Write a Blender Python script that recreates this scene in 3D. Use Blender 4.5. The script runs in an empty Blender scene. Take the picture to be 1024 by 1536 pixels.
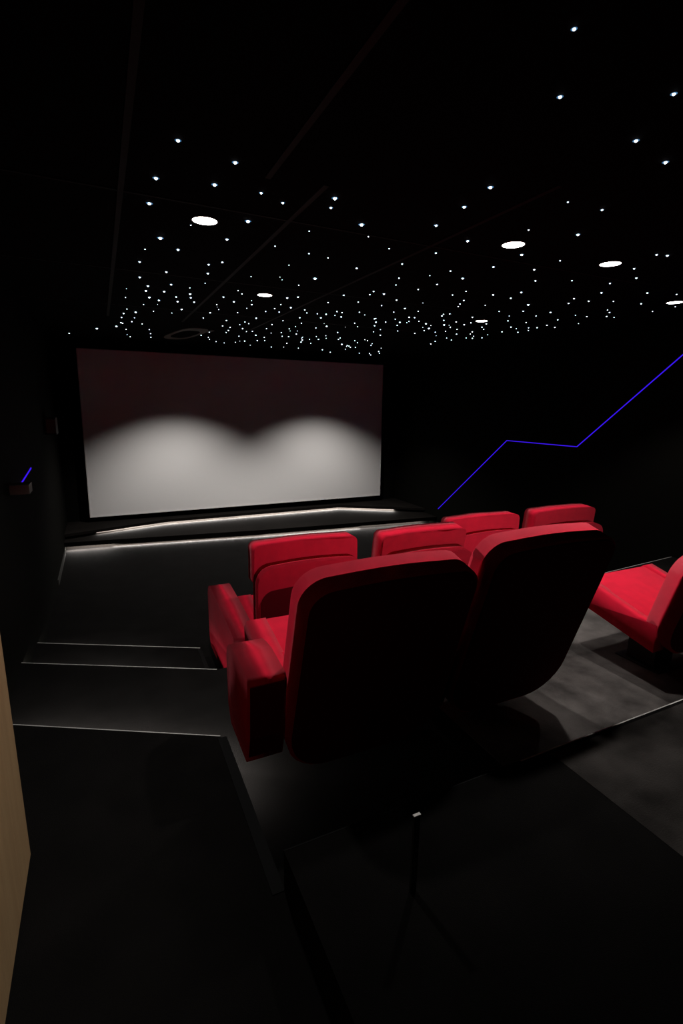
import bpy, bmesh, math, random
from mathutils import Vector, Matrix
random.seed(7)
SC = bpy.context.scene
COL = SC.collection
EYE = 2.20                                   # camera height above the front floor
Z_MID, Z_ROW, Z_TOP, Z_BACK, CEIL = .22, .43, .62, .78, 3.10
XL, XR, YB, YS = -.62, 5.55, -1.2, 9.0       # side walls, back wall, screen wall

# ---------------------------------------------------------------- materials
def mat(name, col, rough=.8, metal=0., spec=.5, noise=None, bump=0., bscale=200., sheen=0., coat=0., stain=None):
    m = bpy.data.materials.new(name); m.use_nodes = True
    nt = m.node_tree; N = nt.nodes; L = nt.links
    b = N['Principled BSDF']
    b.inputs['Base Color'].default_value = (*col, 1)
    b.inputs['Roughness'].default_value = rough
    b.inputs['Metallic'].default_value = metal
    b.inputs['Specular IOR Level'].default_value = spec
    if sheen:
        b.inputs['Sheen Weight'].default_value = sheen
        b.inputs['Sheen Roughness'].default_value = .45
        b.inputs['Sheen Tint'].default_value = (1, .25, .3, 1)
    tc = N.new('ShaderNodeTexCoord')
    if noise:                                # (scale, dark factor)
        n = N.new('ShaderNodeTexNoise'); n.inputs['Scale'].default_value = noise[0]; n.inputs['Detail'].default_value = 6
        r = N.new('ShaderNodeValToRGB')
        r.color_ramp.elements[0].position = .35; r.color_ramp.elements[1].position = .68
        r.color_ramp.elements[0].color = (*[c*noise[1] for c in col], 1); r.color_ramp.elements[1].color = (*col, 1)
        L.new(tc.outputs['Object'], n.inputs['Vector']); L.new(n.outputs['Fac'], r.inputs['Fac'])
        L.new(r.outputs['Color'], b.inputs['Base Color'])
    if bump:
        n2 = N.new('ShaderNodeTexNoise'); n2.inputs['Scale'].default_value = bscale; n2.inputs['Detail'].default_value = 3
        bp = N.new('ShaderNodeBump'); bp.inputs['Strength'].default_value = bump; bp.inputs['Distance'].default_value = .004
        L.new(tc.outputs['Object'], n2.inputs['Vector']); L.new(n2.outputs['Fac'], bp.inputs['Height'])
        L.new(bp.outputs['Normal'], b.inputs['Normal'])
    return m

def emit(name, col, s):
    m = bpy.data.materials.new(name); m.use_nodes = True
    nt = m.node_tree; nt.nodes.clear()
    e = nt.nodes.new('ShaderNodeEmission'); e.inputs['Color'].default_value = (*col, 1); e.inputs['Strength'].default_value = s
    o = nt.nodes.new('ShaderNodeOutputMaterial'); nt.links.new(e.outputs[0], o.inputs[0])
    return m

def wood():
    m = mat('pale_oak', (.30, .17, .075), .55)
    nt = m.node_tree; N = nt.nodes; L = nt.links; b = N['Principled BSDF']
    tc = N.new('ShaderNodeTexCoord'); mp = N.new('ShaderNodeMapping'); mp.inputs['Scale'].default_value = (9, 9, .6)
    n = N.new('ShaderNodeTexNoise'); n.inputs['Scale'].default_value = 2.2; n.inputs['Detail'].default_value = 8; n.inputs['Distortion'].default_value = .6
    n2 = N.new('ShaderNodeTexNoise'); n2.inputs['Scale'].default_value = 30; n2.inputs['Detail'].default_value = 4
    r = N.new('ShaderNodeValToRGB'); r.color_ramp.elements[0].position = .3; r.color_ramp.elements[1].position = .75
    r.color_ramp.elements[0].color = (.46, .29, .14, 1); r.color_ramp.elements[1].color = (.55, .36, .18, 1)
    mx = N.new('ShaderNodeMixRGB'); mx.blend_type = 'MULTIPLY'; mx.inputs['Fac'].default_value = .22
    L.new(tc.outputs['Object'], mp.inputs['Vector']); L.new(mp.outputs[0], n.inputs['Vector']); L.new(mp.outputs[0], n2.inputs['Vector'])
    L.new(n.outputs['Fac'], r.inputs['Fac']); L.new(r.outputs['Color'], mx.inputs['Color1']); L.new(n2.outputs['Fac'], mx.inputs['Color2'])
    L.new(mx.outputs['Color'], b.inputs['Base Color'])
    return m

RED = (.62, .006, .030)
M = dict(
    red=mat('red_velvet', RED, .9, spec=.15, noise=(14, .86), bump=.35, bscale=420, sheen=.25),
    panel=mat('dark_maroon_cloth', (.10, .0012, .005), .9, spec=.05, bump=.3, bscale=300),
    redside=mat('red_piping', RED, .85, spec=.15),
    carpet=mat('black_carpet', (.0068, .0062, .0059), .95, spec=.02, noise=(5, .75), bump=.5, bscale=300),
    litcarpet=mat('lit_mottled_carpet', (.105, .094, .088), .95, spec=.02, noise=(3.6, .32), bump=.8, bscale=160),  # brightness of the lit floor put into the carpet colour
    dimcarpet=mat('dim_mottled_carpet', (.045, .040, .037), .95, spec=.02, noise=(3.6, .3), bump=.8, bscale=160),  # darker copy, dimmer light of the back platform put into its colour
    stage=mat('black_stage_floor', (.010, .0085, .0075), .9, spec=.04, noise=(3, .7)),
    wallfab=mat('black_wall_fabric', (.0032, .0030, .0022), .95, spec=.05, bump=.2, bscale=150),
    ceil=mat('black_ceiling', (.0022, .0020, .0020), .95, spec=.05),
    tbar=mat('black_ceiling_rail', (.006, .0048, .0043), .7, spec=.2),
    black=mat('black_plastic', (.008, .008, .008), .45, spec=.4),
    alu=mat('brushed_aluminium', (.62, .60, .57), .5, .25),
    nose=mat('black_rubber_nosing', (.004, .004, .004), .8, spec=.1),
    screen=mat('matte_screen', (.80, .775, .755), .95, spec=.1, bump=.05, bscale=600),
    white=mat('white_trim', (.6, .58, .55), .5),
    grey=mat('grey_metal', (.14, .12, .10), .6, .1),
    skirt=mat('dark_skirting', (.045, .043, .040), .5, spec=.3),
    oak=wood(),
    disc=emit('lamp_glow', (1, .97, .93), 14),
    star=emit('star_glow', (.82, .92, 1), 9),
    halo=emit('star_bloom_glow', (.10, .28, .55), .6),  # blue bloom around the stars, given to a glowing ring
    blue=emit('blue_led_glow', (.045, .010, .80), 1.0),
    led=emit('white_led_glow', (1, .96, .9), 1.0),
)
for k in ('star', 'halo', 'blue'):
    M[k].cycles.emission_sampling = 'NONE'

# ---------------------------------------------------------------- helpers
def link(name, bm, m, parent=None, smooth=False, wn=False):
    me = bpy.data.meshes.new(name)
    bmesh.ops.recalc_face_normals(bm, faces=bm.faces[:])
    bm.to_mesh(me); bm.free()
    for mm in (m if isinstance(m, (list, tuple)) else [m]): me.materials.append(mm)
    o = bpy.data.objects.new(name, me); COL.objects.link(o)
    if smooth:
        for p in me.polygons: p.use_smooth = True
    if wn:
        w = o.modifiers.new('wn', 'WEIGHTED_NORMAL'); w.keep_sharp = True
    if parent: o.parent = parent
    return o

def tag(o, label=None, cat=None, group=None, kind=None):
    if label: o['label'] = label
    if cat: o['category'] = cat
    if group: o['group'] = group
    if kind: o['kind'] = kind
    return o

def empty(name, loc, rz=0.):
    o = bpy.data.objects.new(name, None); o.empty_display_size = .1
    COL.objects.link(o); o.location = loc; o.rotation_euler = (0, 0, rz)
    return o

def box(bm, x0, x1, y0, y1, z0, z1):
    v = [bm.verts.new((x, y, z)) for z in (z0, z1) for y in (y0, y1) for x in (x0, x1)]
    for f in ((0, 2, 3, 1), (4, 5, 7, 6), (0, 1, 5, 4), (2, 6, 7, 3), (0, 4, 6, 2), (1, 3, 7, 5)):
        bm.faces.new([v[i] for i in f])
    return v

def bev(bm, r, seg=4, ang=.5):
    es = [e for e in bm.edges if len(e.link_faces) == 2 and e.calc_face_angle() > ang]
    if es: bmesh.ops.bevel(bm, geom=es, offset=r, segments=seg, profile=.5, affect='EDGES', clamp_overlap=True)

def prism(bm, pts, axis, a, b):
    """extrude polygon pts (2-tuples in the plane normal to axis) from a to b"""
    def P(p, t):
        return {'x': (t, p[0], p[1]), 'y': (p[0], t, p[1]), 'z': (p[0], p[1], t)}[axis]
    A = [bm.verts.new(P(p, a)) for p in pts]; B = [bm.verts.new(P(p, b)) for p in pts]
    bm.faces.new(A); bm.faces.new(B[::-1])
    n = len(pts)
    for i in range(n): bm.faces.new((A[i], A[(i+1) % n], B[(i+1) % n], B[i]))

def rrect(x0, x1, z0, z1, rt, rb, crown=0., n=7):
    """rounded rectangle outline; rt, rb top and bottom corner radii, crown lifts the top middle"""
    out = []
    def arc(cx, cz, r, a0, a1):
        for i in range(n+1):
            a = math.radians(a0+(a1-a0)*i/n); out.append((cx+r*math.cos(a), cz+r*math.sin(a)))
    arc(x1-rb, z0+rb, rb, -90, 0); arc(x1-rt, z1-rt, rt, 0, 90)
    if crown:
        for i in range(1, 8):
            t = i/8; out.append((x1-rt-(x1-x0-2*rt)*t, z1+crown*math.sin(math.pi*t)))
    arc(x0+rt, z1-rt, rt, 90, 180); arc(x0+rb, z0+rb, rb, 180, 270)
    return out

def slab(x0, x1, y0, y1, z0, z1, rt, rb, r, crown=0., seg=4):
    bm = bmesh.new(); prism(bm, rrect(x0, x1, z0, z1, rt, rb, crown), 'y', y0, y1)
    bev(bm, r, seg, .9)
    return bm

def tilt(bm, ang, y=0., z=0.):
    """lean the mesh back by ang degrees about the x axis line through (y, z)"""
    c, s = math.cos(math.radians(ang)), math.sin(math.radians(ang))
    for v in bm.verts:
        dy, dz = v.co.y-y, v.co.z-z
        v.co.y = y+dy*c-dz*s; v.co.z = z+dy*s+dz*c
    return bm
# ---------------------------------------------------------------- the room shell
def struct(name, bm, m, **k):
    o = link(name, bm, m, **k); o['kind'] = 'structure'; return o
def sbox(name, m, *a, r=0):
    bm = bmesh.new(); box(bm, *a)
    if r: bev(bm, r, 2)
    return struct(name, bm, m)
sbox('floor', M['carpet'], XL-.1, XR+.1, YB-.1, YS+.1, -.12, 0)
sbox('ceiling', M['ceil'], XL-.1, XR+.1, YB-.1, YS+.1, CEIL, CEIL+.1)
sbox('wall_left', M['wallfab'], XL-.1, XL, YB-.1, YS+.1, 0, CEIL)
sbox('wall_right', M['wallfab'], XR, XR+.1, YB-.1, YS+.1, 0, CEIL)
sbox('wall_back', M['wallfab'], XL, XR, YB-.1, YB, 0, CEIL)
sbox('wall_front', M['wallfab'], XL, XR, YS, YS+.1, 0, CEIL)

def tier(name, pts, z0, z1, m=None):
    bm = bmesh.new(); prism(bm, pts, 'z', z0, z1); return struct(name, bm, m or M['carpet'])
# row platform, its aisle steps, and the platform the camera stands on
ROWF = [(XL, 3.75), (.58, 3.13), (4.3, 3.06), (XR, 3.0)]
tier('floor_row_platform', [(XL, YB), (XR, YB)] + ROWF[::-1], 0, Z_ROW)
MIDF = [(XL, 4.52), (.594, 3.895)]
tier('floor_aisle_step', [ROWF[0], ROWF[1], (.596, 3.2), MIDF[1], MIDF[0]], 0, Z_MID)
TOPF = [(XL, 2.73), (.405, 2.166)]
tier('floor_landing', [(XL, YB), (.43, YB), (.43, 1.29), TOPF[1], TOPF[0]], Z_ROW, Z_TOP)
# paler carpet patches: light on the seating floor is put into their colour
def lay(pts, z, m='litcarpet'): tier('floor_lit_carpet', pts, z, z+.0015, M[m])
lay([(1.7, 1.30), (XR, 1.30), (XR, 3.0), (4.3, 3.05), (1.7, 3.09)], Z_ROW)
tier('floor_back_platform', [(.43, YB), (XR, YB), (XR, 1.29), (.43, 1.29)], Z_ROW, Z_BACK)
lay([(1.6, YB), (XR, YB), (XR, 1.27), (1.6, 1.27)], Z_BACK, 'dimcarpet')
tier('floor_right_step', [(4.32, 1.29), (XR, 1.29), (XR, 3.19), (4.32, 3.10)], Z_ROW, Z_TOP)

def nosing(name, a, b, z, m=None):
    """aluminium angle along a step edge from a to b: a thin lip on the tread and a face on the riser"""
    a, b = Vector((*a, 0)), Vector((*b, 0)); d = (b-a).normalized(); n = Vector((-d.y, d.x, 0))
    if n.y < 0: n = -n
    bm = bmesh.new()
    pts = [(-.003, .001), (.0025, .001), (.0025, -.012), (0, -.012), (0, 0), (-.003, 0)]
    A = [bm.verts.new(a+n*p[0]+Vector((0, 0, z+p[1]))) for p in pts]
    B = [bm.verts.new(b+n*p[0]+Vector((0, 0, z+p[1]))) for p in pts]
    bm.faces.new(A); bm.faces.new(B[::-1])
    for i in range(6): bm.faces.new((A[i], A[(i+1) % 6], B[(i+1) % 6], B[i]))
    return struct(name, bm, m or M['alu'])
nosing('trim_1', TOPF[0], TOPF[1], Z_TOP)
nosing('trim_2', ROWF[0], ROWF[1], Z_ROW)
nosing('trim_3', MIDF[0], MIDF[1], Z_MID)
nosing('trim_4', (1.45, 1.29), (XR, 1.29), Z_BACK); nosing('trim_12', (.43, 1.29), (1.45, 1.29), Z_BACK, M['nose'])  # black left stretch puts the shade on this edge into its colour
nosing('trim_5', (4.32, 3.10), (XR, 3.19), Z_TOP)
# dark rubber edging down the open side of the landing and of the aisle step
sbox('trim_6', M['nose'], .39, .432, 1.29, 2.15, Z_TOP, Z_TOP+.003)
sbox('trim_7', M['nose'], .572, .598, 3.2, 3.885, Z_MID, Z_MID+.003)

# ---------------------------------------------------------------- stage below the screen
FR = [(XL, 8.02), (2.3, 7.69), (XR, 7.47)]            # lip of the low stage
BK = [(XL, 8.18), (.86, 8.66), (4.12, 8.74), (XR, 7.86)]   # foot of the upper tier
def offs(pts, d): return [(x, y+d) for x, y in pts]
tier('trim_8', [(XL, YS)] + offs(FR, .24) + [(XR, YS)], 0, .10, M['stage'])
tier('trim_9', [(XL, YS)] + FR + [(XR, YS)], .10, .165, M['stage'])
tier('trim_10', [(XL, YS)] + offs(BK, .04) + [(XR, YS)], .165, .21, M['stage'])
tier('trim_11', [(XL, YS)] + offs(BK, -.0) + [(XR, YS)], .21, .25, M['stage'])

def area(a, b, z, width, power, col=(1, .96, .91)):
    """a thin strip light tucked under an edge, shining straight down, from a to b"""
    l = bpy.data.lights.new('strip_lamp', 'AREA'); l.shape = 'RECTANGLE'; l.energy = power; l.color = col
    a, b = Vector((*a, z)), Vector((*b, z)); d = b-a
    l.size = d.length; l.size_y = width
    o = bpy.data.objects.new('strip_lamp', l); COL.objects.link(o); o.location = (a+b)/2
    o.rotation_euler = (0, 0, math.atan2(d.y, d.x))
E1 = [(x, y+.20) for x, y in FR]
def mid(p, q, t): return (p[0]+(q[0]-p[0])*t, p[1]+(q[1]-p[1])*t)
a1, b1 = mid(E1[0], E1[1], .22), mid(E1[1], E1[2], .55)
area((XL+.02, E1[0][1]-.06), (a1[0], a1[1]-.03), .07, .04, 16.); area(a1, E1[1], .022, .02, 52.); area(E1[1], b1, .028, .02, 46.); area(b1, (5.40, E1[2][1]), .08, .04, 20.)
E2 = [(-.20, 8.345), BK[1], BK[2], (5.05, 8.18)]
for a, b, p in zip(E2[:-1], E2[1:], (22., 75., 22.)): area((a[0], a[1]+.018), (b[0], b[1]+.018), .195, .02, p)
# step lights under the nosings of the aisle steps
area((XL+.03, TOPF[0][1]+.02), (TOPF[1][0], TOPF[1][1]+.02), Z_TOP-.015, .02, 20.)
area((XL+.03, ROWF[0][1]+.02), (.15, 3.375), Z_ROW-.015, .02, 12.)
area((XL+.03, MIDF[0][1]+.02), (.15, 4.155), Z_MID-.015, .02, 9.)
area((.445, 2.14), (.445, 1.92), Z_TOP-.015, .02, 1.4)

sbox('baseboard_left', M['skirt'], XL, XL+.012, 6.6, 7.95, .002, .07, r=.003)
sbox('baseboard_right', M['skirt'], XR-.012, XR, 3.2, 7.45, .002, .07, r=.003)
# ---------------------------------------------------------------- cinema seats
def profile_block(x0, x1, prof, r, seg=4):
    bm = bmesh.new(); prism(bm, prof, 'x', x0, x1); bev(bm, r, seg, .35); return bm

def wrinkle(bm, amp, sc, seed):
    from mathutils import noise
    bmesh.ops.subdivide_edges(bm, edges=bm.edges[:], cuts=1, use_grid_fill=True)
    for v in bm.verts:
        v.co += Vector((noise.noise(v.co*sc+Vector((seed, 0, 0))), noise.noise(v.co*sc+Vector((0, seed, 0))), noise.noise(v.co*sc+Vector((0, 0, seed)))))*amp

FRONT, REAR = 'red seats of the front row', 'red seats of the nearer row'
def make_seat(label, x, y, floor, w=.83, lean=17., top=1.15, bot=.10, head=None, arms=(), arm=(0., .42, .23, .65, .66), seat=(.02, .62, .34, .50, .06), thick=.13, group=None, drop=.014, aw=.16):
    """x centre, y of the back's foot, floor height; arm = (y0, y1, z bottom, z back top, z front top) ; seat = (y0, y1, z0, z1, rise)"""
    h = w/2
    t = empty('cinema_seat', (x, y, floor)); tag(t, label, 'seat', group)
    # upholstered back, wrapped round its rim, and the separate panel set in its rear
    L = (top-bot)/math.cos(math.radians(lean))
    bm = slab(-h, h, 0, thick, bot, bot+L, .12, .24, .042, .012, 6); tilt(bm, lean, 0, bot); link('backrest', bm, M['red'], t, True, True)
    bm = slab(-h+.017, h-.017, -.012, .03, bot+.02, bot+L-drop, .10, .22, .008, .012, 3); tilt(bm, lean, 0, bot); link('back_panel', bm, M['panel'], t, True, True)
    # headrest cushion on the front of the back: head = (lift, half width, thickness, height, y shift)
    hl, hw, ht, hh, hy = head or (-.035, h-.05, .09, .18, .0)
    bm = slab(-hw, hw, thick*.55+hy, thick*.55+ht+hy, bot+L+hl-hh, bot+L+hl, .045, .03, .028, .010, 4)
    wrinkle(bm, .004, 9, x*3); tilt(bm, lean, 0, bot); link('headrest', bm, M['red'], t, True, True)
    # seat cushion with raised side bolsters, front edge up
    y0, y1, z0, z1, rise = seat
    def Z(yy, z): return z+rise*(yy-y0)/(y1-y0)
    pr = [(y0, Z(y0, z0)), (y1-.04, Z(y1, z0)), (y1, Z(y1, z0)+.05), (y1, Z(y1, z1)-.05), (y1-.05, Z(y1, z1)), (y0, Z(y0, z1))]
    link('seat_cushion', profile_block(-h+.10, h-.10, pr, .02), M['red'], t, True, True)
    for s in (-1, 1):
        a, b = sorted((s*(h-.004), s*(h-.11)))
        pr2 = [(y0-.04, Z(y0, z0)-.03), (y1-.03, Z(y1, z0)-.02), (y1+.01, Z(y1, z0)+.05), (y1+.01, Z(y1, z1)-.05), (y1-.05, Z(y1, z1)+.008), (y0+.1, Z(y0, z1)+.012), (y0-.04, Z(y0, z1)+.012)]
        link('side_bolster', profile_block(a, b, pr2, .018), M['red'], t, True, True)
    ay0, ay1, ab, at0, at1 = arm
    for s in arms:
        e = aw if s < 0 or aw > .165 or group == FRONT else .07
        a, b = sorted((s*h, s*(h+e)))
        m = (ay0+ay1)/2
        pr = [(ay0+.06, ab), (ay1-.06, ab+.01), (ay1-.01, ab+.09), (ay1, at1-.10), (ay1-.02, at1-.045), (ay1-.06, at1-.012), (ay1-.12, at1), (m, (at0+at1)/2+.014), (ay0+.02, at0), (ay0, at0-.02), (ay0+.02, ab+.14)]
        bm = profile_block(a, b, pr, .014, 3); o = link('armrest', bm, M['red'], t, True, True)
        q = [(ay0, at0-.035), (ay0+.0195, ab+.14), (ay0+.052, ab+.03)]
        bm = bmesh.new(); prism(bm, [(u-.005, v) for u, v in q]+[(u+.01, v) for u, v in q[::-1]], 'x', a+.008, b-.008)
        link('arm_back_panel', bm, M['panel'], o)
        bm = bmesh.new(); prism(bm, [(ay1-.008, ab+.03), (ay1+.02, ab+.07), (ay1+.03, ab+.2), (ay1+.022, at1-.12), (ay1-.008, at1-.07)], 'x', a+.006, b-.006); bev(bm, .006, 2)
        link('end_plate', bm, M['black'], o, True, True)['label'] = 'black plate on the front end of the arm'
    # pedestal under the seat
    bm = bmesh.new(); box(bm, -.10, .10, .20, .40, .02, z0+.03); box(bm, -.14, .14, .14, .46, 0, .012); bev(bm, .006, 2)
    link('pedestal', bm, M['black'], t)
    return t

A_HEAD = (.130, .405, .16, .30, .055)
FRONT, REAR = 'red seats of the front row', 'red seats of the nearer row'
SA = (.05, .66, .36, .52, .14); AA = (.02, .97, .12, .60, .69)
FA = dict(head=A_HEAD, seat=SA, group=FRONT, drop=.16)
make_seat('front row red seat at the left end, nearest the aisle steps, with a wrinkled headrest', 1.30, 3.17, 0., lean=1., top=1.085, arms=(-1,), arm=AA, aw=.17, **FA)
make_seat('second front row red seat, its headrest just above the large left seat back', 2.32, 3.28, 0., lean=9., top=1.045, **FA)
make_seat('third front row red seat, its headrest showing between the two large seat backs', 3.16, 3.36, 0., lean=0., top=1.07, **FA)
make_seat('front row red seat at the right end, its headrest above the second large seat back', 4.09, 3.36, 0., lean=5., top=1.075, arms=(1,), arm=AA, **FA)
SB = (.02, .66, .33, .50, .10)
make_seat('large red seat seen from behind, nearest the camera, with its left armrest by the steps', 1.04, 1.89, Z_ROW, w=.82, lean=16.5, top=1.098, thick=.15, arms=(-1, 1), arm=(-.05, .36, .22, .65, .66), aw=.165, seat=SB, group=REAR)  # narrow right armrest added to stop light falling through the seat gap
make_seat('large leaning red seat back in the middle, right of the nearest seat', 1.95, 1.93, Z_ROW, w=.82, lean=17., top=1.14, thick=.15, seat=SB, group=REAR)
make_seat('red seat cut off by the right edge, seen from its open side above lit carpet', 3.44, 1.72, Z_ROW, lean=14., top=.885, thick=.16, bot=.24, arms=(), seat=(.08, .68, .30, .44, .13), head=(.0, .36, .07, .16, .0), group=REAR)
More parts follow.
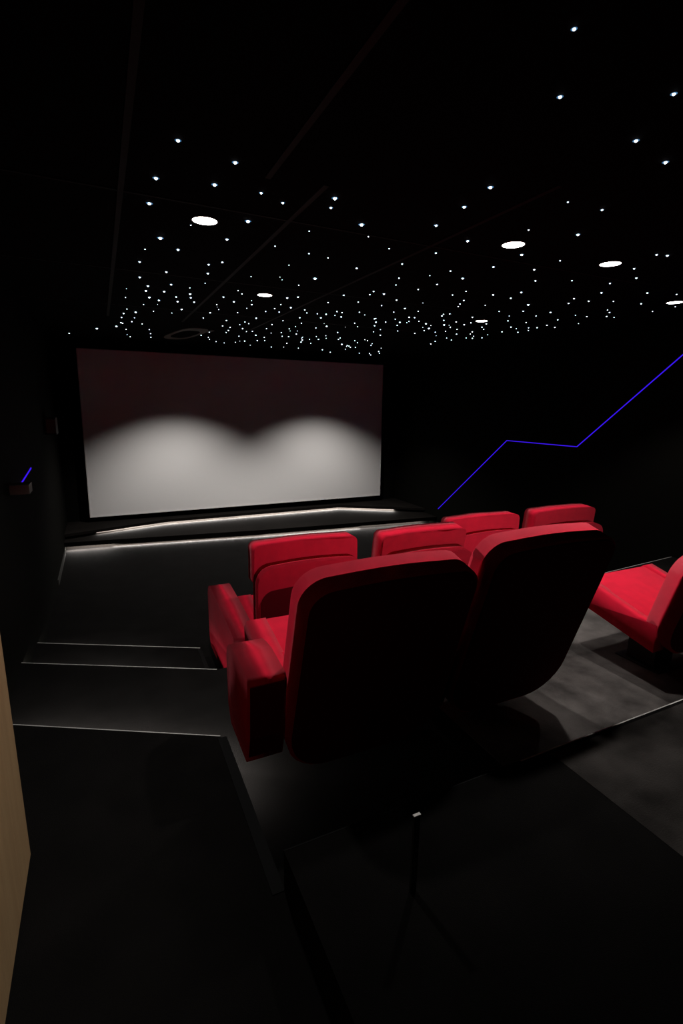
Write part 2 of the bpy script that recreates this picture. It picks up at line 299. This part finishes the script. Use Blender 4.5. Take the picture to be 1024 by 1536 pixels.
STARS = '1.50,3.66,9.2;1.28,2.50,6.4;1.02,2.26,5.6;0.75,2.73,6.3;0.51,2.37,5.3;0.54,2.13,4.8;0.38,3.23,7.0;1.55,1.85,5.2;0.28,2.42,5.2;0.28,2.72,5.8;0.32,2.06,4.4;1.30,1.27,3.7;1.73,1.33,4.3;1.11,1.06,3.0;1.58,1.11,3.7;1.97,1.38,4.6;1.59,2.07,4.8;2.43,3.13,6.9;1.62,2.33,4.7;3.13,2.10,6.0;1.55,4.42,7.3;2.36,2.09,4.9;2.20,3.86,6.9;1.64,3.26,5.6;0.77,3.90,6.0;0.80,3.56,5.5;1.05,2.37,3.9;0.71,2.36,3.7;0.73,3.66,5.6;0.77,4.69,7.1;2.41,2.79,5.5;0.72,3.07,4.7;0.58,4.40,6.6;3.54,3.60,7.5;3.12,3.26,6.7;0.83,2.42,3.8;0.50,3.41,5.1;1.92,2.45,4.6;0.56,4.70,7.0;0.56,5.12,7.6;0.41,5.91,8.7;0.42,4.55,6.7;0.47,5.02,7.4;0.42,4.75,7.0;0.50,4.01,5.9;0.26,7.13,10.4;2.37,2.50,5.0;0.34,4.27,6.2;0.31,3.82,5.5;0.04,7.48,10.7;1.73,4.83,7.2;3.61,5.23,8.9;3.60,4.92,8.5;1.18,4.83,6.9;1.37,6.99,9.8;0.81,5.48,7.5;0.72,5.09,6.9;3.06,2.12,5.0;3.08,5.03,7.9;2.69,4.31,6.7;2.69,2.71,5.0;0.80,4.85,6.3;2.50,5.73,7.9;1.99,6.97,9.1;1.62,4.34,5.8;2.17,4.99,6.8;1.61,5.61,7.3;3.38,4.96,7.5;1.93,4.07,5.6;2.17,1.80,3.5;2.38,3.37,5.1;4.00,3.77,6.8;3.47,2.53,5.3;3.23,2.38,4.9;3.98,2.79,5.9;2.99,3.44,5.5;3.43,7.27,9.6;2.85,5.16,7.0;3.67,2.96,5.6;3.21,3.47,5.6;2.37,5.05,6.6;3.45,2.72,5.2;2.21,5.22,6.7;2.93,2.93,4.9;2.99,4.70,6.5;1.36,4.88,5.9;3.79,3.38,5.9;1.10,5.53,6.5;1.05,4.67,5.5;2.23,3.01,4.3;0.86,5.04,5.8;0.68,4.88,5.5;3.23,4.46,6.0;0.30,6.06,6.6;2.42,4.02,5.1;0.29,6.35,6.9;3.67,3.22,5.3;3.78,4.79,6.6;2.08,3.82,4.7;3.86,3.23,5.4;2.35,3.58,4.6;2.93,3.74,5.1;2.67,2.48,3.9;3.54,4.36,6.0;4.47,3.49,6.0;1.90,2.72,3.5;3.73,3.85,5.6;4.77,4.41,6.7;4.57,4.34,6.5;2.20,4.79,5.4;2.72,7.11,7.8;1.68,6.47,6.8;2.18,7.56,8.0;4.33,3.08,5.4;1.61,4.96,5.3;1.94,4.42,4.9;2.03,7.71,8.1;2.11,3.94,4.5;1.47,3.92,4.2;3.77,5.03,6.3;1.36,5.94,6.1;2.03,3.35,3.9;1.85,3.02,3.5;3.95,4.62,6.0;4.34,4.65,6.2;4.62,4.53,6.2;4.39,4.03,5.7;2.66,7.61,7.7;2.73,4.98,5.4;2.94,5.10,5.6;2.80,7.37,7.5;3.42,6.06,6.6;2.83,6.13,6.4;2.01,5.33,5.4;3.17,5.23,5.8;2.89,6.91,7.1;1.97,5.02,5.1;1.71,5.12,5.1;2.96,5.39,5.8;2.39,5.55,5.7;1.90,5.96,5.9;2.43,6.57,6.6;2.17,4.27,4.5;2.27,4.82,5.0;2.73,4.95,5.3;1.89,4.87,4.9;2.88,4.37,4.9;4.52,6.48,7.4;1.52,6.45,6.2;3.66,5.40,6.1;3.41,4.67,5.4;2.43,4.30,4.6;3.59,4.69,5.5;3.05,4.69,5.2;1.57,5.93,5.7;4.22,5.18,6.2;1.58,5.16,5.0;1.56,6.72,6.4;3.23,4.33,5.0;3.15,2.80,3.9;4.48,3.75,5.4;2.12,3.54,3.8;1.35,5.38,5.1;1.41,6.37,6.0;3.00,3.88,4.5;4.07,4.83,5.8;3.06,3.98,4.6;4.22,2.71,4.6;1.34,7.41,6.9;1.10,5.91,5.5;4.64,3.65,5.4;1.16,4.46,4.2;-0.31,8.22,7.5;2.72,3.45,4.0;2.71,3.61,4.1;4.52,4.99,6.1;1.96,1.81,2.4;0.32,6.82,6.0;0.41,6.61,5.8;0.30,6.77,5.9;2.08,2.16,2.6;4.19,5.45,5.9;3.22,4.86,5.0;3.94,5.12,5.5;4.62,5.66,6.2;3.92,5.32,5.6;4.04,3.13,4.3;3.76,4.65,5.0;4.01,4.35,4.9;4.71,4.92,5.6;4.03,3.98,4.6;3.87,7.14,6.5;4.44,8.25,7.5;3.49,8.17,7.1;4.41,7.86,7.2;3.63,7.43,6.6;3.77,8.47,7.4;4.60,8.49,7.7;3.19,5.83,5.3;2.44,5.92,5.1;2.62,8.27,6.9;3.55,6.66,6.0;2.43,6.88,5.8;2.41,4.71,4.2;2.19,6.17,5.2;4.58,8.13,7.4;3.73,7.58,6.7;2.08,5.01,4.3;3.41,5.61,5.2;2.16,5.67,4.8;1.92,5.62,4.7;3.14,6.77,5.9;2.93,4.88,4.5;4.40,6.20,6.0;3.13,4.92,4.6;2.68,5.35,4.7;1.85,6.63,5.4;1.64,6.03,4.9;2.83,5.57,4.9;2.34,6.89,5.7;2.21,6.54,5.4;3.71,5.68,5.3;1.82,7.21,5.8;1.60,4.74,3.9;3.86,5.45,5.2;1.23,3.10,2.6;1.61,2.78,2.5;2.70,4.53,4.1;3.19,4.38,4.2;1.58,6.93,5.5;1.21,3.41,2.8;4.69,5.55,5.6;4.20,4.95,5.0;1.57,6.17,4.9;1.40,2.65,2.3;1.53,7.81,6.1;1.30,7.36,5.7;1.37,3.13,2.6;3.23,3.81,3.8;1.10,4.35,3.4;1.07,5.05,3.9;0.73,4.45,3.4;1.07,3.84,3.0;2.18,3.18,2.9;1.08,2.72,2.2;3.55,3.98,4.0;1.00,3.06,2.4;0.65,7.21,5.4;0.70,7.62,5.7;0.81,4.22,3.2;0.57,5.75,4.3;0.74,8.04,6.0;4.55,4.59,4.8;4.25,4.33,4.5;0.50,2.93,2.2;0.53,6.73,5.0;0.45,5.41,4.0;0.47,8.15,6.0;0.38,7.35,5.4;4.71,3.02,4.1;0.32,5.76,4.2;3.80,7.54,6.1;0.33,5.54,4.0;3.57,7.37,5.9;0.28,5.14,3.7;3.54,6.96,5.6;4.27,8.31,6.7;2.79,7.00,5.4;3.17,5.62,4.6;3.40,6.77,5.4;3.09,6.61,5.2;0.32,3.50,2.5;1.94,6.31,4.7;2.16,7.14,5.3;3.06,8.18,6.2;2.28,5.01,3.9;2.27,7.48,5.5;4.33,5.35,4.8;4.50,5.96,5.2;1.67,8.03,5.7;4.50,5.49,4.9;4.49,4.72,4.4;4.70,4.74,4.5;3.79,7.89,5.6;2.75,6.65,4.6;2.98,7.43,5.1;4.75,3.65,3.8;2.64,6.92,4.7;4.35,3.42,3.5;3.47,6.59,4.7;2.19,5.95,4.0;2.61,6.81,4.6;1.37,5.09,3.3;3.16,5.01,3.7;1.95,7.96,5.1;2.69,4.01,3.0;1.47,7.58,4.8;4.32,5.83,4.5;4.53,5.68,4.5;1.30,3.82,2.5;1.31,4.70,3.0;1.14,5.30,3.3;4.76,3.26,3.5;3.81,4.12,3.4;0.75,5.76,3.5;0.42,6.30,3.7;4.33,3.76,3.3;4.77,4.09,3.6;2.94,6.75,4.1;3.51,5.05,3.4;2.25,8.21,4.7;2.53,4.82,3.0;2.83,6.51,3.9;1.79,6.70,3.8;1.82,8.14,4.5;1.26,3.75,2.1;4.56,5.29,3.7;3.78,6.94,3.8;4.21,7.42,4.1;3.62,7.50,4.0;2.26,6.34,3.2;2.80,8.17,4.1;2.11,6.66,3.3;0.42,7.92,3.5;3.51,5.21,2.5;3.67,4.92,2.4;2.34,6.29,2.6;1.97,7.77,3.1;4.07,5.72,2.7;1.10,5.18,2.0;0.57,5.34,2.0;0.27,4.75,1.7;2.72,5.68,2.0'
# ---------------------------------------------------------------- screen
t = empty('projection_screen', (2.41, 8.85, .35)); tag(t, 'wide white cinema screen on the black end wall', 'screen')
S = [(-.25-2.41, 2.95-.35), (5.065-2.41, 2.95-.35), (5.09-2.41, .375-.35), (-.27-2.41, .345-.35)]
bm = bmesh.new(); prism(bm, S, 'y', 0, .02); link('screen_surface', bm, M['screen'], t)
bm = bmesh.new()
c = [sum(p[0] for p in S)/4, sum(p[1] for p in S)/4]
for i in range(4):
    a, b = S[i], S[(i+1) % 4]
    o = lambda p: (p[0]+(.012 if p[0] > c[0] else -.012), p[1]+(.012 if p[1] > c[1] else -.012))
    prism(bm, [a, b, o(b), o(a)], 'y', -.006, .024)
link('screen_border', bm, M['white'], t)
bm = bmesh.new(); box(bm, -2.6, 2.6, .02, .15, .3, 2.3); link('mounting_frame', bm, M['black'], t)

# ---------------------------------------------------------------- downlights
def can(name, x, y, label, power, cone=102., glow=True, r=.062, blend=.5, fwd=0.):
    t = empty(name, (x, y, CEIL)); tag(t, label, 'ceiling light', 'round downlights in the ceiling' if glow else None)
    bm = bmesh.new()
    n = 32
    rings = [(r+.010, 0), (r+.010, -.004), (r, -.006), (r, 0)]
    V = [[bm.verts.new((a*math.cos(2*math.pi*i/n), a*math.sin(2*math.pi*i/n), z)) for i in range(n)] for a, z in rings]
    for k in range(3):
        for i in range(n): bm.faces.new((V[k][i], V[k][(i+1) % n], V[k+1][(i+1) % n], V[k+1][i]))
    link('trim_ring', bm, M['tbar'], t, True)
    bm = bmesh.new(); bmesh.ops.create_circle(bm, cap_ends=True, segments=32, radius=r-.001)
    for v in bm.verts: v.co.z -= .004
    link('diffuser', bm, M['disc'], t)
    spot(x, y, CEIL-.02, power, cone, blend, rot=(math.radians(fwd), 0, 0))
    return t
def spot(x, y, z, power, cone, blend, rad=.05, col=(1, .965, .93), rot=(0, 0, 0)):
    l = bpy.data.lights.new('downlight', 'SPOT'); l.energy = power; l.spot_size = math.radians(cone); l.spot_blend = blend
    l.shadow_soft_size = rad; l.color = col
    o = bpy.data.objects.new('downlight', l); COL.objects.link(o); o.location = (x, y, z); o.rotation_euler = rot
    return o
P = 104.
M['disc'].cycles.emission_sampling = 'NONE'
can('downlight_fitting', .551, 2.819, 'glowing round downlight at far left, nearest the camera on that side', P*.8, fwd=0)
can('downlight_fitting', 1.34, 4.395, 'small glowing round downlight in front of the screen, between the ceiling rails', P*.35)
can('downlight_fitting', 2.18, 2.372, 'left of the pair of glowing downlights at upper right', P, fwd=0)
can('downlight_fitting', 2.99, 2.372, 'right of the pair of glowing downlights at upper right', P)
can('downlight_fitting', 4.506, 2.898, 'glowing downlight cut by the right edge of the photo', P)
can('downlight_fitting', 3.769, 4.487, 'thin glowing downlight low down among the stars, above the right end of the screen', P*.35)
# the two that wash the screen
for x, lab in ((1.13, None), (3.61, None)):
    spot(x, 7.47, CEIL-.17, 222., 113., .75, .04)

# unseen spot added behind the camera to brighten the entrance door leaf
def aim(p, q): return (Vector(q)-Vector(p)).to_track_quat('-Z', 'Y').to_euler()
spot(.75, .55, CEIL-.02, 56., 50., .6, .04, rot=aim((.75, .55, CEIL), (-.34, 1.15, 1.55)))

# flush air vent in front of the screen
t = empty('ceiling_air_vent', (1.12, 7.40, CEIL), math.radians(8)); tag(t, 'dim grey pointed-oval vent frame in the ceiling above the left part of the screen', 'ceiling vent')
bm = bmesh.new()
def lens(rx, ry, n=12):
    p = []
    for i in range(4*n):
        a = 2*math.pi*i/(4*n); c_, s_ = math.cos(a), math.sin(a)
        k_ = (abs(c_)**3+abs(s_)**3)**(-1/3)
        p.append((rx*c_*k_, ry*s_*k_))
    return p
O, I = lens(.18, .68), lens(.125, .44)
Q = [[bm.verts.new((*p, z)) for p in s] for s, z in ((O, 0), (O, -.006), (I, -.007), (I, -.001))]
n = len(O)
for k in range(3):
    for i in range(n): bm.faces.new((Q[k][i], Q[k][(i+1) % n], Q[k+1][(i+1) % n], Q[k+1][i]))
link('frame', bm, M['grey'], t)
bm = bmesh.new()
prism(bm, lens(.124, .438), 'z', -.0085, -.001); link('grille', bm, M['wallfab'], t)
bm = bmesh.new(); box(bm, .16, .205, -.60, -.40, -.006, 0); bev(bm, .003, 1); link('side_tab', bm, M['grey'], t)

# ---------------------------------------------------------------- ceiling rails (faint seams of the panels)
def rail(n, x0, x1, y0, y1):
    return sbox('trim_%d' % n, M['tbar'], x0, x1, y0, y1, CEIL-.004, CEIL)
k = 20
for x, y0, y1 in ((.152, 1.2, 6.3), (.69, .9, 2.2), (.932, 2.15, 6.3), (1.79, 1.7, 6.5)):
    rail(k, x-.012, x+.012, y0, y1); k += 1
for y in (2.62, 4.08, 5.54):
    rail(k, XL, 3.6, y-.006, y+.006); k += 1

# ---------------------------------------------------------------- stars
raw = [tuple(float(v) for v in q.split(',')) for q in STARS.split(';')]
def dome(name):
    bm = bmesh.new(); n = 10; rows = []
    for a in (0, 30, 60):
        r, z = math.cos(math.radians(a)), -math.sin(math.radians(a))
        rows.append([bm.verts.new((r*math.cos(2*math.pi*i/n), r*math.sin(2*math.pi*i/n), z)) for i in range(n)])
    tip = bm.verts.new((0, 0, -1))
    for k in range(2):
        for i in range(n): bm.faces.new((rows[k][i], rows[k][(i+1) % n], rows[k+1][(i+1) % n], rows[k+1][i]))
    for i in range(n): bm.faces.new((rows[2][i], rows[2][(i+1) % n], tip))
    rim = [bm.verts.new((2.1*math.cos(2*math.pi*i/n), 2.1*math.sin(2*math.pi*i/n), -.05)) for i in range(n)]  # flat glowing ring stands in for the bloom around a star
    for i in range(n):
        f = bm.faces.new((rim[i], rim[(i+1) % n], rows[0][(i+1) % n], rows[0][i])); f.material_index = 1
    return bm
proto = None; extra = []
for i, (x, y, r) in enumerate(raw):
    if i >= 300: extra.append((x, y, r)); continue
    if proto is None:
        o = proto = link('star_light', dome('star'), [M['star'], M['halo']])
    else:
        o = proto.copy(); COL.objects.link(o)
    o.location = (x, y, CEIL); o.scale = (r/1000*(1.25 if math.hypot(x, y) < 3.6 else .95),)*3
    d = math.hypot(x, y)
    if i == 0 or False: pass
    if y < 1.3 and x < 1.6: tag(o, 'big bluish-white star light at the top, nearest the camera', 'star light', 'large near star lights')
    elif d < 3.2: tag(o, 'larger star light with a blue halo high on the black ceiling, away from the crowd', 'star light', 'scattered near star lights')
    else: tag(o, 'tiny white star light in the dense far part of the black ceiling', 'star light', 'tiny far star lights')
bm = bmesh.new()
for x, y, r in extra:
    b2 = dome('s')
    me = bpy.data.meshes.new('tmp'); b2.to_mesh(me); b2.free()
    me.transform(Matrix.Translation((x, y, CEIL)) @ Matrix.Scale(r/1000, 4)); bm.from_mesh(me); bpy.data.meshes.remove(me)
o = link('star_light_cluster', bm, [M['star'], M['halo']]); tag(o, 'faintest pinprick star lights scattered over the far ceiling', 'star lights', None, 'stuff')

# ---------------------------------------------------------------- blue wall LEDs and white stage LEDs
def wall_led(name, xw, pts, label):
    bm = bmesh.new(); s = -1 if xw > 0 else 1; w = .011
    for (y0, z0), (y1, z1) in zip(pts[:-1], pts[1:]):
        d = Vector((0, y1-y0, z1-z0)).normalized(); n = Vector((0, -d.z, d.y))*w/2
        a, b = Vector((xw-s*.002, y0, z0))-d*w*.3, Vector((xw-s*.002, y1, z1))+d*w*.3
        v = [bm.verts.new(q) for q in (a-n, b-n, b+n, a+n)]
        u = [bm.verts.new(q.co+Vector((s*.008, 0, 0))) for q in v]
        bm.faces.new(v); bm.faces.new(u[::-1])
        for i in range(4): bm.faces.new((v[i], v[(i+1) % 4], u[(i+1) % 4], u[i]))
    return tag(link(name, bm, M['blue']), label, 'led strip')
wall_led('led_strip', XR, [(7.44, EYE-1.875), (5.83, EYE-.50), (4.57, EYE-.49), (3.40, EYE+.565), (3.0, EYE+.88)], 'zigzag blue light line on the right wall')
wall_led('led_strip', XL, [(4.62, EYE-.668), (5.36, EYE-.624)], 'short blue light line on the dark left wall')


t = empty('floor_post', (.734, 1.0, Z_BACK)); tag(t, 'slim dark post with a pale metal top edge, in the dark behind the nearest seat', 'post')
bm = bmesh.new(); box(bm, -.010, .010, -.004, .004, 0, .268); link('post', bm, M['black'], t)
bm = bmesh.new(); box(bm, -.0115, .0115, -.0045, .0045, .268, .271); link('cap', bm, M['alu'], t)

# ---------------------------------------------------------------- left side: door leaf, small boxes on the wall
t = bmesh.new(); box(t, -.385, -.340, .35, 1.78, Z_TOP+.012, 2.72); bev(t, .002, 1)
d = struct('door_1', t, M['oak'])
bm = bmesh.new(); box(bm, XL, -.5, 4.12, 4.28, EYE-.665, EYE-.6); bev(bm, .006, 2)
o = link('wall_bracket', bm, M['grey']); tag(o, 'small grey block on the left wall at the lower end of the blue line', 'bracket')
bm = bmesh.new(); box(bm, XL, XL+.05, 7.0, 7.3, EYE-.42, EYE-.26); bev(bm, .008, 2)
t = empty('wall_speaker', (XL, 7.15, EYE-.42)); tag(t, 'barely visible dark box high on the left wall beside the screen', 'speaker')
bm2 = bmesh.new(); box(bm2, 0, .12, -.16, .16, 0, .2); bev(bm2, .01, 2); link('cabinet', bm2, M['black'], t)
bm2 = bmesh.new(); box(bm2, .02, .12, -.168, -.16, .02, .18); link('grille', bm2, M['grey'], t); bm.free()

# ---------------------------------------------------------------- camera, world, view
cam = bpy.data.cameras.new('camera'); co = bpy.data.objects.new('camera', cam); COL.objects.link(co)
R = ((0.9037823872, -0.4276653684, 0.0167251074), (0.0756587941, 0.1981076837, 0.9772558992), (0.4212518765, 0.8819612681, -0.2114028813))
m = Matrix(((R[0][0], R[1][0], -R[2][0], 0), (R[0][1], R[1][1], -R[2][1], 0), (R[0][2], R[1][2], -R[2][2], EYE), (0, 0, 0, 1)))
co.matrix_world = m
cam.sensor_fit = 'VERTICAL'; cam.sensor_height = 36; cam.lens = 36*748.395/1536; cam.clip_start = .02
SC.camera = co
w = bpy.data.worlds.new('world'); SC.world = w; w.use_nodes = True
w.node_tree.nodes['Background'].inputs[0].default_value = (0, 0, 0, 1)
SC.view_settings.view_transform = 'Standard'; SC.view_settings.look = 'None'; SC.view_settings.gamma = 1; SC.view_settings.use_curve_mapping = False
SC.view_settings.exposure = 0
